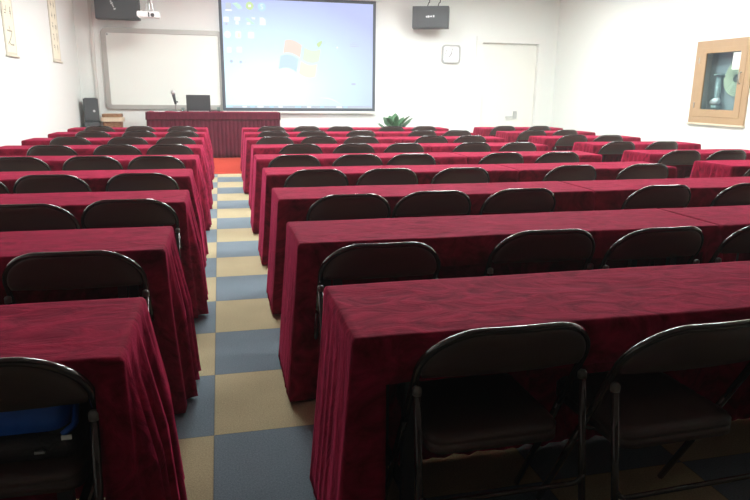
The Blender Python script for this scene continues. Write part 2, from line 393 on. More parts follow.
# ------------------------------------------------------------------ table and cloth
TZ = 0.742; DEP = 0.50
def make_table(L):
    t = thing('folding_table', '', 'table')
    obj('tabletop', B(0.012, L-0.012, 0.012, DEP-0.012, TZ-0.028, TZ), M_TOP, t, bevel=0.004)
    for x in (0.185, L-0.185):
        for y in (0.09, DEP-0.09):
            obj('leg', B(x-0.02, x+0.02, y-0.016, y+0.016, 0.004, TZ-0.028), M_LEG, t, bevel=0.003)
        obj('crossbar', B(x-0.013, x+0.013, 0.1, DEP-0.1, 0.16, 0.19), M_LEG, t, bevel=0.003)
    obj('rail', B(0.21, L-0.21, DEP-0.1, DEP-0.08, TZ-0.075, TZ-0.03), M_LEG, t, bevel=0.003)
    return t
def make_cloth(name, L, seed, wl, wr, fl, fr_, amp_l, amp_r, fb=0.03, apron=0.13):
    """velvet cloth: top with creases, short front flap, full drop round the sides and back"""
    rnd = random.Random(seed); ph = [rnd.uniform(0, 6.28) for _ in range(8)]; so = rnd.uniform(0, 50)
    nx = int(L/0.021); ny = 38; z0 = TZ+0.006
    xs = [i*L/nx for i in range(nx+1)]; ys = [j*DEP/ny for j in range(ny+1)]
    vs = []; fs = []; idx = {}
    for i, x in enumerate(xs):
        for j, y in enumerate(ys):
            e = min(x, L-x, y, DEP-y)
            w = 0.0035*noise.noise(Vector((x*5+so, y*7, seed)))+0.002*noise.noise(Vector((x*14+so, y*17, seed+5)))
            k = min(1, e/0.05)
            w2 = 0.004*noise.noise(Vector((x*3+so, y*3, 9)))*(1-k)
            idx[i, j] = len(vs); vs.append((x, y, z0+0.003+w*k+w2*0.6))
    for i in range(nx):
        for j in range(ny): fs.append((idx[i, j], idx[i+1, j], idx[i+1, j+1], idx[i, j+1]))
    per = [(i, 0) for i in range(0, nx)]+[(nx, j) for j in range(0, ny)]+[(i, ny) for i in range(nx, 0, -1)]+[(0, j) for j in range(ny, 0, -1)]
    zl = [TZ+0.004, TZ-0.006, TZ-0.03, TZ-0.6*apron, TZ-apron, 0.55, 0.48, 0.40, 0.31, 0.22, 0.13, 0.05, 0.008]
    NP = len(per); rows = []
    s = 0.0; P = [Vector((xs[i], ys[j], 0)) for i, j in per]
    S_ = []
    for a in range(NP):
        S_.append(s); s += (P[(a+1) % NP]-P[a]).length
    for r, z in enumerate(zl):
        t = (TZ-z)/TZ; t = max(0, t); row = []
        for a, (i, j) in enumerate(per):
            x, y = xs[i], ys[j]
            n = Vector(((-1 if i == 0 else 1 if i == nx else 0), (-1 if j == 0 else 1 if j == ny else 0), 0)); 
            corner = n.length > 1.1
            n.normalize()
            # weights for side, by nearness to corner
            flx = fl if x < L/2 else fr_
            am = (amp_l if x < L/2 else amp_r)
            onside = i in (0, nx)
            fa = flx if onside else (fb if j == ny else 0.015)
            if corner: fa = max(flx, 0.01)*1.1 if j == 0 else (flx+fb)*0.7
            if not onside and not corner: am = 0.014 if j == ny else 0.012
            if not onside and j == 0:   # towards the wrapped corner the fold grows out of the side's flare
                dco = min(x, L-x); fa += max(0, 1-dco/0.12)*flx*0.5
            if not onside and j == ny:
                dco = min(x, L-x); fa = fb+(flx-fb)*max(0, 1-dco/0.1)*0.5; am = am if dco > 0.1 else min(am, (amp_l if x < L/2 else amp_r)+0.002)
            sc_ = S_[a]
            wv = 0.5*math.sin(sc_*62+ph[0]+0.8*math.sin(sc_*17+ph[1]))+0.35*math.sin(sc_*97+ph[2]+1.1*math.sin(sc_*23+ph[3]))+0.3*math.sin(sc_*31+ph[4])
            wv = (1-abs(math.sin(sc_*30+ph[0]+0.9*math.sin(sc_*11+ph[1]))))**1.4*1.15-0.2+0.15*math.sin(sc_*90+ph[2]) if onside else wv
            off = 0.004+(0.006 if r > 0 else 0)+fa*t**1.1+am*wv*min(1, t*2.2)
            off = max(off, 0.004)
            zz = z
            if r == len(zl)-1: zz = z+0.006*(1+math.sin(sc_*40+ph[5]))
            if r == 4 and j == 0 and not corner: zz = z+0.008*noise.noise(Vector((x*4, seed, 3)))
            d = Vector((x, y, 0))+n*off*(1.25 if corner else 1)
            row.append(len(vs)); vs.append((d.x, d.y, zz))
        rows.append(row)
    prev = [idx[p] for p in per]
    for r, row in enumerate(rows):
        for a in range(NP):
            b = (a+1) % NP; ia, ja = per[a]; ib, jb = per[b]
            if r > 4 and ja == 0 and jb == 0:
                x = (xs[ia]+xs[ib])/2
                if wl < x < L-wr: continue
            fs.append((prev[a], prev[b], row[b], row[a]))
        prev = row
    o = pyobj(name, vs, fs, V_RED)
    sm = o.modifiers.new('thickness', 'SOLIDIFY'); sm.thickness = 0.0025; sm.offset = -1
    return o

ORD = ['nearest', 'second', 'third', 'fourth', 'fifth', 'sixth', 'seventh', 'eighth', 'farthest']
BACK = [2.10, 3.25, 4.46, 5.69, 6.91, 8.22, 9.50, 10.80, 12.10]
FRONT = [b-DEP for b in BACK]
OVER = {0: -0.02, 1: 0.0, 2: 0.0, 3: 0.0, 4: 0.0}
# block: (x0 of cloth top per row, length)
blocks = {
 'left':  dict(L=2.24, rows=range(9), right_edge=[-0.275, -0.262, -0.235, -0.26, -0.255, -0.245, -0.26, -0.25, -0.25]),
 'aisle': dict(L=2.19, rows=range(9), left_edge=[0.335, 0.320, 0.338, 0.352, 0.340, 0.375, 0.350, 0.375, 0.39]),
 'inner': dict(L=1.60, rows=range(1, 9)),
 'right': dict(L=1.66, rows=range(3, 9), left_edge={3: 4.80, 4: 4.80, 5: 4.89, 6: 4.84, 7: 4.845, 8: 4.94}),
}
cloth_src = {
 'left': [make_cloth('tablecloth', 2.24, s, 0.12, 0.07, 0.03, 0.05, 0.03, 0.05) for s in (3, 11, 19)],
 'aisle': [make_cloth('tablecloth', 2.19, s, 0.085, 0.085, 0.06, 0.06, 0.004, 0.068, 0.003) for s in (4, 12, 23)],
 'inner': [make_cloth('tablecloth', 1.60, s, 0.10, 0.10, 0.004, 0.03, 0.003, 0.04) for s in (5, 13)],
 'right': [make_cloth('tablecloth', 1.66, s, 0.12, 0.12, 0.03, 0.03, 0.04, 0.04) for s in (6, 14)],
}
cloth_near = make_cloth('tablecloth', 2.24, 31, 0.12, 0.07, 0.03, 0.05, 0.03, 0.05, apron=0.07)
cloth_long = make_cloth('tablecloth', 1.95, 37, 0.10, 0.10, 0.004, 0.03, 0.003, 0.04)
where = {'left': 'left of the aisle', 'aisle': 'right beside the aisle', 'inner': 'behind the cloth seam right of the aisle', 'right': 'in the far right block'}
desc = {'left': 'crimson velvet cloth left of the aisle, {} row from the camera',
        'aisle': 'crimson velvet cloth along the right of the aisle, {} row from the camera',
        'inner': 'crimson velvet cloth past the seam, middle block, {} row from the camera',
        'right': 'crimson velvet cloth in the right-hand block by the wall, {} row from the camera'}
tdesc = {'left': 'folding table under the crimson cloth left of the aisle, {} row from the camera',
         'aisle': 'folding table under the crimson cloth right of the aisle, {} row from the camera',
         'inner': 'folding table under the cloth past the seam, middle block, {} row from the camera',
         'right': 'folding table under the cloth of the right-hand block, {} row from the camera'}
tab_src = {}
used = set()
def place_table(block, r, x0):
    L = blocks[block]['L']
    srcs = cloth_src[block]; src = srcs[r % len(srcs)]
    if block == 'left' and r == 0: src = cloth_near
    long_ = block == 'inner' and r < 3
    if long_: src = cloth_long; L = 1.95
    if src.name in used:
        c = src.copy(); COL.objects.link(c)
    else:
        c = src; used.add(src.name)
    c.location = (x0, FRONT[r], 0)
    if block == 'left' and r >= 4: c.location = (x0, FRONT[r]+0.13, 0); c.rotation_euler = (0, 0, -0.03)
    tag(c, desc[block].format(ORD[r]), 'tablecloth', 'crimson velvet tablecloths')
    if L not in tab_src:
        t = make_table(L); tab_src[L] = t
    else:
        t = dup(tab_src[L])
    t.location = c.location; t.rotation_euler = c.rotation_euler
    tag(t, tdesc[block].format(ORD[r]), 'table', 'folding tables under the crimson cloths')
for r in blocks['left']['rows']:
    place_table('left', r, blocks['left']['right_edge'][r]-2.24)
for r in range(9):
    x0 = blocks['aisle']['left_edge'][r]
    place_table('aisle', r, x0)
    if r >= 1: place_table('inner', r, x0+2.19+0.026)
for r in range(3, 9):
    place_table('right', r, blocks['right']['left_edge'][r])

# ------------------------------------------------------------------ chairs (x of the chair, row)
CH = {
 'left': {0: [-0.60], 1: [-0.58], 2: [-0.53, -1.06], 3: [-0.59, -1.21, -1.78], 4: [-0.60, -1.18, -1.80], 5: [-0.57, -1.14, -1.78], 6: [-0.59, -1.19, -1.86], 7: [-0.57, -1.19, -1.82], 8: [-0.64, -1.32, -1.95]},
 'middle': {0: [0.755, 1.31], 1: [0.64, 1.46, 2.02, 2.67], 2: [0.75, 1.31, 1.92, 2.97, 3.70], 3: [0.73, 1.32, 1.95, 2.99, 3.74], 4: [0.69, 1.32, 1.89, 2.87, 3.53],
            5: [0.91, 1.55, 2.18, 3.08, 3.70], 6: [0.71, 1.33, 1.92, 2.95, 3.56], 7: [0.80, 1.41, 2.20, 3.23, 3.85], 8: [0.87, 1.49, 2.10, 3.04, 3.67]},
 'right': {3: [5.09], 4: [5.08, 5.68], 5: [5.14, 5.80], 6: [5.23, 5.83], 7: [5.22, 5.84], 8: [5.27, 6.00]},
}
DY = {('middle', 0, 0): 0.07, ('middle', 0, 1): -0.02, ('middle', 1, 0): -0.09, ('middle', 1, 1): 0.02, ('middle', 1, 2): -0.03, ('left', 0, 0): 0.12, ('left', 1, 0): 0.0, ('left', 2, 1): -0.07}
bname = {'left': 'left of the aisle', 'middle': 'right of the aisle', 'right': 'in the right-hand block'}
nth = ['first', 'second', 'third', 'fourth', 'fifth']
proto = make_chair(); first = True
for blk, rows in CH.items():
    for r, lst in rows.items():
        for k, x in enumerate(lst):
            if first: c = proto; first = False
            else: c = dup(proto)
            yy = (0.13-0.03*(x+2.49)) if blk == 'left' and r >= 4 else 0
            c.location = (x-(0.03 if blk == 'left' and r >= 5 and k == 2 else 0), FRONT[r]+yy+0.03+DY.get((blk, r, k), random.uniform(-0.03, 0.03)), 0)
            c.rotation_euler = (0, 0, random.uniform(-0.04, 0.04))
            if blk == 'right':
                lb = 'dark folding chair, %s from the left in the right-hand block, %s row from camera' % (nth[k], ORD[r])
            else:
                lb = 'dark folding chair, %s from the aisle on its %s, %s row from camera' % (nth[k], 'left' if blk == 'left' else 'right', ORD[r])
            if (blk, r) == ('left', 0): lb = 'dark folding chair with a blue bag on its seat, nearest row left of aisle'
            tag(c, lb, 'chair', 'dark folding chairs at the tables')

# ------------------------------------------------------------------ bags on the nearest left chair
bx, by = -0.60, FRONT[0]+0.17
bg = thing('laptop_bag', 'black soft bag lying flat on the nearest left chair seat', 'bag', (bx, by, 0.450))
bm = bmesh.new(); rings = []
for s, z in ((0.9, 0.0), (1, 0.012), (1.01, 0.04), (0.98, 0.06), (0.85, 0.072), (0.4, 0.076)):
    rings.append([bm.verts.new((u*s, v*s+0.03, z+0.004*noise.noise(Vector((u*9, v*9, 1))) if z > 0.03 else z)) for u, v in rrect(0.39, 0.29, 0.04, 5)])
n = len(rings[0])
for a, b in zip(rings, rings[1:]):
    for k in range(n): bm.faces.new((a[k], a[(k+1) % n], b[(k+1) % n], b[k]))
bm.faces.new(rings[0][::-1]); bm.faces.new(rings[-1])
obj('body', bm, M_BAG, bg, smooth=True)
for x in (-0.02, 0.1):
    z = obj('zip_pull', B(x-0.012, x+0.014, -0.128, -0.117, 0.030, 0.038), M_STEEL, bg, bevel=0.002); z['label'] = 'shiny metal zip pull'
bb = thing('blue_bag', 'shiny blue nylon bag lying on top of the black bag', 'bag', (bx-0.005, by, 0.528))
bm = bmesh.new(); rings = []
for s, z in ((0.8, 0.0), (0.98, 0.014), (1, 0.06), (0.97, 0.1), (0.85, 0.122), (0.4, 0.128)):
    rings.append([bm.verts.new((u*s, v*s-0.01, z+(0.006*noise.noise(Vector((u*14, v*14, z*20))) if z > 0.01 else 0))) for u, v in rrect(0.37, 0.22, 0.05, 6)])
n = len(rings[0])
for a, b in zip(rings, rings[1:]):
    for k in range(n): bm.faces.new((a[k], a[(k+1) % n], b[(k+1) % n], b[k]))
bm.faces.new(rings[0][::-1]); bm.faces.new(rings[-1])
obj('body', bm, M_BLUE, bb, smooth=True)
st = obj('strap', T(fillet([(0.17, -0.03, 0.05), (0.192, -0.07, 0.055), (0.195, -0.11, 0.02), (0.165, -0.125, 0.0)], 0.02), 0.009), M_BLUE, bb, smooth=True)
tg = obj('tag', B(0.165, 0.19, -0.139, -0.135, -0.008, 0.004), M_PAPER, bb); tg['label'] = 'small white tag'

# ------------------------------------------------------------------ red carpet, podium
tag(obj('red_carpet', B(-1.9, 2.1, 11.32, 14.95, 0.0, 0.008), M_RUG), 'orange red carpet on the floor in front of the podium', 'carpet')
PX0, PX1, PY0, PY1, PZ = -1.46, 1.235, 14.06, 14.56, 0.962
pt = thing('podium_table', 'long podium table hidden under the plum cloth in front of the whiteboard', 'table', (0, 0, 0.008))
obj('tabletop', B(PX0+0.03, PX1-0.03, PY0+0.03, PY1-0.03, PZ-0.045, PZ-0.018), M_TOP, pt)
for x in (PX0+0.15, PX1-0.15):
    for y in (PY0+0.1, PY1-0.1): obj('leg', B(x-0.02, x+0.02, y-0.02, y+0.02, 0, PZ-0.045), M_LEG, pt)
pc = thing('podium_cloth', 'plum velvet cloth with pleated skirt covering the podium table', 'tablecloth', (0, 0, 0))
bm = B(PX0, PX1, PY0, PY1, PZ-0.008, PZ)
obj('top', bm, V_RED, pc, bevel=0.003)
# pleated skirt: a zig-zag wall round the front and both ends
def skirt(z0, z1, amp, wl, out, flare):
    vs, fs = [], []; path = []
    def seg(a, b, n):
        L = (b-a).length; k = int(L/0.012)
        for i in range(k): path.append((a.lerp(b, i/k), n))
    seg(Vector((PX0, PY1, 0)), Vector((PX0, PY0, 0)), Vector((-1, 0, 0)))
    seg(Vector((PX0, PY0, 0)), Vector((PX1, PY0, 0)), Vector((0, -1, 0)))
    seg(Vector((PX1, PY0, 0)), Vector((PX1, PY1, 0)), Vector((1, 0, 0)))
    zs = [z1+(z0-z1)*i/8 for i in range(9)]
    for z in zs:
        t = (z1-z)/(z1-z0+1e-6)
        for i, (p, n) in enumerate(path):
            s = i*0.012
            w = abs(math.sin(PI*s/wl+0.5*math.sin(s*3.1))) if amp else 0
            o = out+flare*t+amp*w*(0.3+0.7*t)
            q = p+n*o; vs.append((q.x, q.y, z))
    n = len(path)
    for r in range(8):
        for i in range(n-1): fs.append((r*n+i, r*n+i+1, (r+1)*n+i+1, (r+1)*n+i))
    return vs, fs
vs, fs = skirt(0.012, PZ-0.008, 0.03, 0.085, 0.004, 0.02)
o = pyobj('skirt', vs, fs, V_POD, pc); o.modifiers.new('t', 'SOLIDIFY').thickness = 0.003
vs, fs = skirt(PZ-0.16, PZ-0.004, 0.0, 0.1, 0.03, 0.006)
o = pyobj('valance', vs, fs, V_POD, pc); o.modifiers.new('t', 'SOLIDIFY').thickness = 0.003
# laptop (lid towards the room)
lp = thing('laptop', 'dark open laptop standing on the podium with its lid to the room', 'laptop', (-0.43, 14.30, PZ))
obj('base', B(-0.24, 0.24, -0.02, 0.20, 0.0, 0.022), M_DARKGREY, lp, bevel=0.004)
bm = bmesh.new(); box(bm, -0.245, 0.245, -0.012, 0.012, 0.0, 0.325); bmesh.ops.transform(bm, matrix=Matrix.Translation((0, -0.035, 0.024)) @ Matrix.Rotation(0.10, 4, 'X'), verts=bm.verts[:])
obj('lid', bm, M_DARKGREY, lp, bevel=0.005)
e = obj('edge_strip', B(-0.21, 0.21, -0.030, -0.021, 0.003, 0.02), M_SILVER, lp); e['label'] = 'pale strip along the hinge'
# microphone
mc = thing('microphone', 'small microphone on a thin desk stand on the podium', 'microphone', (-0.89, 14.32, PZ)); mc.scale = (1, 1, 0.92)
obj('base', lathe([(0.07, 0), (0.07, 0.012), (0.05, 0.02), (0.01, 0.022)], 20), M_STEEL, mc, smooth=True)
obj('stand', T([(0, 0, 0.015), (-0.005, 0, 0.15), (-0.012, 0, 0.30)], 0.014), M_STEEL, mc, smooth=True)
obj('clip', B(-0.03, 0.045, -0.02, 0.02, 0.20, 0.235), M_DARKGREY, mc, bevel=0.005)
obj('body', T([(-0.005, -0.02, 0.17), (-0.025, -0.03, 0.30), (-0.04, -0.04, 0.40)], lambda s: 0.024+0.012*s), M_DARKGREY, mc, smooth=True)
hd = obj('head', lathe([(0.01, -0.05), (0.04, -0.03), (0.048, 0.0), (0.04, 0.03), (0.01, 0.05)], 16), M_STEEL, mc, smooth=True, loc=(-0.045, -0.045, 0.425), rot=(0.3, -0.2, 0))
hd['label'] = 'silver mesh head'
tag(obj('paper_sheet', B(-1.33, -1.12, 14.15, 14.30, PZ, PZ+0.012), M_PAPER), 'white paper lying on the left end of the podium', 'paper')
gl = tag(obj('water_glass', lathe([(0.03, PZ), (0.036, PZ+0.10), (0.034, PZ+0.10), (0.028, PZ+0.008)], 18, -0.02, 14.2), M_GLASS, smooth=True), 'small clear glass on the podium, right of the laptop', 'glass')
tag(obj('water_glass', lathe([(0.028, PZ), (0.034, PZ+0.085), (0.032, PZ+0.085), (0.026, PZ+0.008)], 18, -0.62-0.13, 14.22), M_GLASS, smooth=True), 'small clear glass on the podium between microphone and laptop', 'glass')

# ------------------------------------------------------------------ front wall things
# whiteboard
wx0, wx1, wz0, wz1 = -2.36, 0.13, 0.985, 2.66
cx, cz = (wx0+wx1)/2, (wz0+wz1)/2
wb = thing('whiteboard', 'large whiteboard with rounded grey frame on the front wall', 'whiteboard', (cx, YF-0.0, cz))
W, H = wx1-wx0, wz1-wz0
obj('frame', ring_prism(rrect(W, H, 0.12, 8), rrect(W-0.2, H-0.2, 0.03, 8), -0.05, -0.004), M_WBF, wb, bevel=0.006)
obj('writing_surface', B(-W/2+0.08, W/2-0.08, -0.032, -0.012, -H/2+0.08, H/2-0.08), M_WB, wb)
c = obj('corner_clip', B(-W/2+0.115, -W/2+0.14, -0.038, -0.032, H/2-0.145, H/2-0.12), M_BLACKINK, wb)

# projection screen with the projected desktop
def screenmat():
    m = bpy.data.materials.new('projected_blue_desktop'); m.use_nodes = True
    nt = m.node_tree; N = nt.nodes; L = nt.links; b = N['Principled BSDF']
    tc = N.new('ShaderNodeTexCoord'); sep = N.new('ShaderNodeSeparateXYZ'); L.new(tc.outputs['Object'], sep.inputs[0])
    def dist(cx, cz, rx, rz):
        s1 = N.new('ShaderNodeVectorMath'); s1.operation = 'SUBTRACT'; L.new(tc.outputs['Object'], s1.inputs[0]); s1.inputs[1].default_value = (cx, 0, cz)
        s2 = N.new('ShaderNodeVectorMath'); s2.operation = 'DIVIDE'; L.new(s1.outputs[0], s2.inputs[0]); s2.inputs[1].default_value = (rx, 1e3, rz)
        s3 = N.new('ShaderNodeVectorMath'); s3.operation = 'LENGTH'; L.new(s2.outputs[0], s3.inputs[0])
        return s3.outputs['Value']
    d1 = dist(-0.75, -0.75, 3.2, 2.05)
    r = N.new('ShaderNodeValToRGB'); cr = r.color_ramp
    cr.elements[0].position = 0.12; cr.elements[0].color = S(243, 255, 255)
    cr.elements[1].position = 1.0; cr.elements[1].color = S(178, 188, 236)
    e = cr.elements.new(0.45); e.color = S(214, 246, 255)
    e = cr.elements.new(0.72); e.color = S(198, 220, 252)
    L.new(d1, r.inputs[0])
    L.new(r.outputs[0], b.inputs['Emission Color']); b.inputs['Emission Strength'].default_value = 1.12
    b.inputs['Base Color'].default_value = S(70, 70, 74); b.inputs['Roughness'].default_value = 0.8; b.inputs['Specular IOR Level'].default_value = 0.1
    return m
M_SCREEN = screenmat()
def glow(name, col, s=0.9):
    return mat(name, S(60, 60, 62), 0.8, emit=col, strength=s, nscale=40, namt=0.01)
G_WHITE = glow('projected_white', S(250, 255, 255), 0.97); G_GREEN = glow('projected_lime', S(216, 244, 176)); G_CYAN = glow('projected_cyan', S(200, 236, 255), 0.95)
G_MINT = glow('projected_mint', S(214, 250, 236)); G_PEACH = glow('projected_peach', S(255, 236, 222)); G_LEAF = glow('projected_leaf', S(238, 255, 230)); G_SKY = glow('projected_sky', S(214, 242, 252)); G_SUN = glow('projected_sun', S(255, 246, 226), 0.97)
G_PALE = glow('projected_pale', S(226, 240, 255), 0.75)
sx0, sx1, sz0, sz1 = 0.075, 3.555, 0.965, 3.40; scx, scz = (sx0+sx1)/2, (sz0+sz1)/2
ps = thing('projection_screen', 'large projection screen showing a pale blue computer desktop', 'projection screen', (scx, YF-0.09, scz))
SW, SH = sx1-sx0, sz1-sz0
obj('image_surface', B(-SW/2+0.06, SW/2-0.06, -0.012, -0.004, -SH/2+0.06, SH/2-0.06), M_SCREEN, ps)
obj('border', ring_prism(rrect(SW, SH, 0.004, 1), rrect(SW-0.13, SH-0.13, 0.004, 1), -0.016, -0.002), M_SBORD, ps)
obj('bottom_bar', B(-SW/2, SW/2+0.04, -0.02, 0.01, -SH/2-0.05, -SH/2-0.002), M_FRAMEW, ps, bevel=0.008)
cs = obj('housing', B(-SW/2-0.1, SW/2+0.1, -0.09, 0.085, SH/2-0.0, ZC-scz-0.01), M_FRAMEW, ps, bevel=0.01)
def at(X, Z): return X-scx, Z-scz
def icon(name, X, Z, outline, m, d=0.0):
    x, z = at(X, Z)
    return obj(name, prism([(x+u, z+v) for u, v in outline], -0.0165-d, -0.0125), m, ps)
rr_ = rrect
circ = lambda r, n=18: [(r*math.cos(2*PI*k/n), r*math.sin(2*PI*k/n)) for k in range(n)]
icon('desktop_icon', 0.285, 3.18, rr_(0.13, 0.13, 0.02, 3), G_PALE); icon('desktop_icon', 0.285, 3.09, rr_(0.14, 0.035, 0.005, 1), G_WHITE)
icon('desktop_icon', 0.46, 3.185, [(-0.10, 0.05), (-0.03, -0.01), (0.03, -0.07), (0.12, -0.05), (0.08, 0.02), (0.0, 0.07)], G_MINT)
icon('desktop_icon', 0.735, 3.195, circ(0.085), G_GREEN); icon('desktop_icon', 0.735, 3.195, rr_(0.06, 0.05, 0.01, 2), G_WHITE, 0.001)
icon('desktop_icon', 0.995, 3.18, circ(0.09), G_CYAN)
tS = text('icon_letter', 'S', 0.15, G_WHITE, ps, (at(0.995, 3.18)[0], -0.017, at(0.995, 3.18)[1]), (PI/2, 0, 0), 0.001)
icon('desktop_icon', 0.225, 2.90, rr_(0.12, 0.11, 0.02, 3), G_WHITE); icon('desktop_icon', 0.225, 2.81, rr_(0.05, 0.05, 0.01, 2), G_PALE)
icon('desktop_icon', 0.46, 2.92, rr_(0.13, 0.08, 0.02, 3), G_WHITE); icon('desktop_icon', 0.455, 2.835, rr_(0.07, 0.07, 0.01, 2), G_WHITE)
icon('desktop_icon', 0.735, 2.89, [(-0.10, 0.06), (-0.04, 0.06), (0.10, -0.05), (0.10, -0.08), (0.03, -0.08), (-0.10, 0.02)], G_MINT)
icon('desktop_icon', 0.745, 2.92, [(0.02, 0.04), (0.10, 0.04), (0.10, 0.0), (0.04, 0.0)], G_WHITE); icon('desktop_icon', 0.70, 2.83, rr_(0.08, 0.05, 0.01, 2), G_WHITE)
icon('desktop_icon', 1.0, 2.885, [(-0.06, 0.08), (0.02, 0.08), (0.07, 0.03), (0.07, -0.08), (-0.06, -0.08)], G_WHITE)
icon('desktop_icon', 0.24, 2.59, circ(0.075), G_WHITE)
icon('desktop_icon', 0.47, 2.59, rr_(0.13, 0.15, 0.03, 3), G_WHITE); icon('desktop_icon', 0.48, 2.58, rr_(0.05, 0.09, 0.01, 2), G_SUN, 0.001)
icon('desktop_icon', 0.745, 2.59, rr_(0.14, 0.14, 0.03, 3), G_WHITE)
icon('desktop_icon', 0.265, 2.27, rr_(0.10, 0.12, 0.02, 3), G_WHITE); icon('desktop_icon', 0.48, 2.28, rr_(0.12, 0.12, 0.02, 3), G_WHITE)
icon('desktop_icon', 0.30, 2.03, circ(0.035), G_PALE); icon('desktop_icon', 0.50, 2.02, circ(0.03), G_PALE)
# four-pane waving flag emblem in the middle of the desktop
def pane(u0, u1, v0, v1, m):
    def F(u, v):
        X = 1.36+u*0.86+v*0.10-0.03; Z = 1.87+v*0.60+0.075*math.sin(u*2*PI*0.95+0.2)*1.0-u*0.12
        return at(X, Z)
    n = 8
    ol = [F(u0+(u1-u0)*k/n, v0) for k in range(n+1)]+[F(u1, v0+(v1-v0)*k/n) for k in range(1, n+1)]+[F(u1-(u1-u0)*k/n, v1) for k in range(1, n+1)]+[F(u0, v1-(v1-v0)*k/n) for k in range(1, n)]
    return obj('logo_pane', prism(ol, -0.0165, -0.0125), m, ps)
pane(0.06, 0.50, 0.54, 1.0, G_PEACH); pane(0.56, 1.0, 0.54, 1.0, G_LEAF); pane(0.0, 0.46, 0.0, 0.47, G_SKY); pane(0.52, 0.96, 0.0, 0.47, G_SUN)
x, z = at(2.22, 2.33); icon('logo_leaf', 2.23, 2.42, [(0.0, -0.06), (0.06, 0.0), (0.10, 0.10), (0.02, 0.08), (-0.05, 0.02)], G_GREEN)
# curved light streaks and taskbar
def streak(X0, Z0, X1, Z1, bulge, w):
    x0, z0 = at(X0, Z0); x1, z1 = at(X1, Z1); top, bot = [], []
    for k in range(13):
        s = k/12; ww = w*math.sin(PI*min(1, s*0.9+0.1))
        xx = x0+(x1-x0)*s; zz = z0+(z1-z0)*s+bulge*math.sin(PI*s)
        top.append((xx, zz+ww/2)); bot.append((xx, zz-ww/2))
    obj('light_streak', prism(top+bot[::-1], -0.0165, -0.0125), G_WHITE, ps)
streak(2.25, 1.262, 2.78, 1.10, 0.055, 0.02)
tb = obj('taskbar', prism([(at(0.15, 0)[0], at(0, 1.03)[1]), (at(3.48, 0)[0], at(0, 1.03)[1]), (at(3.48, 0)[0], at(0, 1.085)[1]), (at(0.15, 0)[0], at(0, 1.085)[1])], -0.0145, -0.0125), G_PALE, ps)
for k, X in enumerate((0.22, 0.55, 0.72, 0.9, 1.15, 1.35, 1.75, 2.0, 2.3, 2.7, 2.85)):
    icon('taskbar_button', X, 1.057, rr_(0.10 if k % 3 else 0.14, 0.04, 0.008, 2), G_WHITE if k % 2 else G_CYAN, 0.001)
for dz, w in ((0.03, 0.12), (-0.01, 0.22), (-0.05, 0.2)):
    icon('desktop_widget', 3.06, 2.46+dz, rr_(w, 0.022, 0.005, 1), G_PALE)
icon('desktop_widget', 3.04, 1.58, rr_(0.1, 0.04, 0.01, 2), G_PALE); icon('desktop_widget', 2.66, 2.38, circ(0.02, 10), G_WHITE)

# projector hanging from the ceiling in front of the whiteboard
pj = thing('projector', 'white short-throw projector hanging from the ceiling above the whiteboard', 'projector', (-1.28, 14.0, 2.84))
obj('body', prism(rrect(0.42, 0.115, 0.035, 5), -0.15, 0.15), M_WHITEP, pj, bevel=0.006)
ln = obj('lens', lathe([(0.012, -0.012), (0.036, -0.01), (0.036, 0.006), (0.012, 0.008)], 18), M_DARKGREY, pj, loc=(0.085, -0.156, -0.015), rot=(PI/2, 0, 0)); ln['label'] = 'dark round lens'
obj('vent', B(0.0, 0.025, -0.157, -0.151, -0.05, 0.04), M_DARKGREY, pj)
obj('mount_plate', B(-0.1, 0.12, -0.1, 0.1, 0.06, 0.075), M_STEEL, pj)
for x in (-0.06, 0.02, 0.09):
    obj('mount_arm', T([(x, 0, 0.07), (0.01+x*0.6, 0, 0.25)], 0.012), M_STEEL, pj)
obj('pole', T([(0.01, 0, 0.22), (0.01, 0, ZC-2.84-0.004)], 0.028, 14), M_STEEL, pj, smooth=True)

# wall speakers
def wall_speaker(loc, w, h, d, rz, label, logo_rot, logo_x, hooks):
    t = thing('wall_speaker', label, 'speaker', loc, rz, 'black speakers high on the front wall')
    obj('cabinet', B(-w/2, w/2, -d/2+0.02, d/2, 0, h), M_BLACK, t, bevel=0.008)
    obj('grille', B(-w/2+0.008, w/2-0.008, -d/2, -d/2+0.019, 0.008, h-0.008), M_GRILLE, t, bevel=0.006)
    lg = obj('badge', B(-0.11, 0.11, -0.004, 0.0, -0.02, 0.02), M_DARKGREY, t, loc=(logo_x, -d/2-0.001, h*0.52), rot=(0, logo_rot, 0))
    for k, (u, ww, hh) in enumerate(((-0.085, 0.03, 0.03), (-0.045, 0.03, 0.045), (-0.005, 0.028, 0.03), (0.03, 0.022, 0.03), (0.075, 0.03, 0.045))):
        obj('badge_letter', B(u-ww/2, u+ww/2, -0.007, -0.0042, -hh/2, hh/2), M_SILVER, lg)
    br = obj('bracket', B(-0.08, 0.08, d/2, d/2+hooks[0], h*0.5-0.08, h*0.5+0.08), M_DARKGREY, t)
    for hx in hooks[1]:
        obj('hook', T(fillet([(hx-0.05, 0, h-0.004), (hx-0.02, 0, h+0.09), (hx, 0, h+0.09), (hx, 0, h+0.40)], 0.02), 0.010), M_DARKGREY, t, smooth=True)
    return t
wall_speaker((-1.945, 14.72, 2.80), 0.85, 0.5, 0.28, 0.0, 'black wide speaker high in the left corner above the whiteboard', 1.15, -0.07, (0.14, (0.1,)))
wall_speaker((4.78, 14.62, 2.83), 0.82, 0.47, 0.34, -0.40, 'black speaker hung right of the screen above the clock', -0.06, 0.0, (0.10, (-0.04, 0.2)))

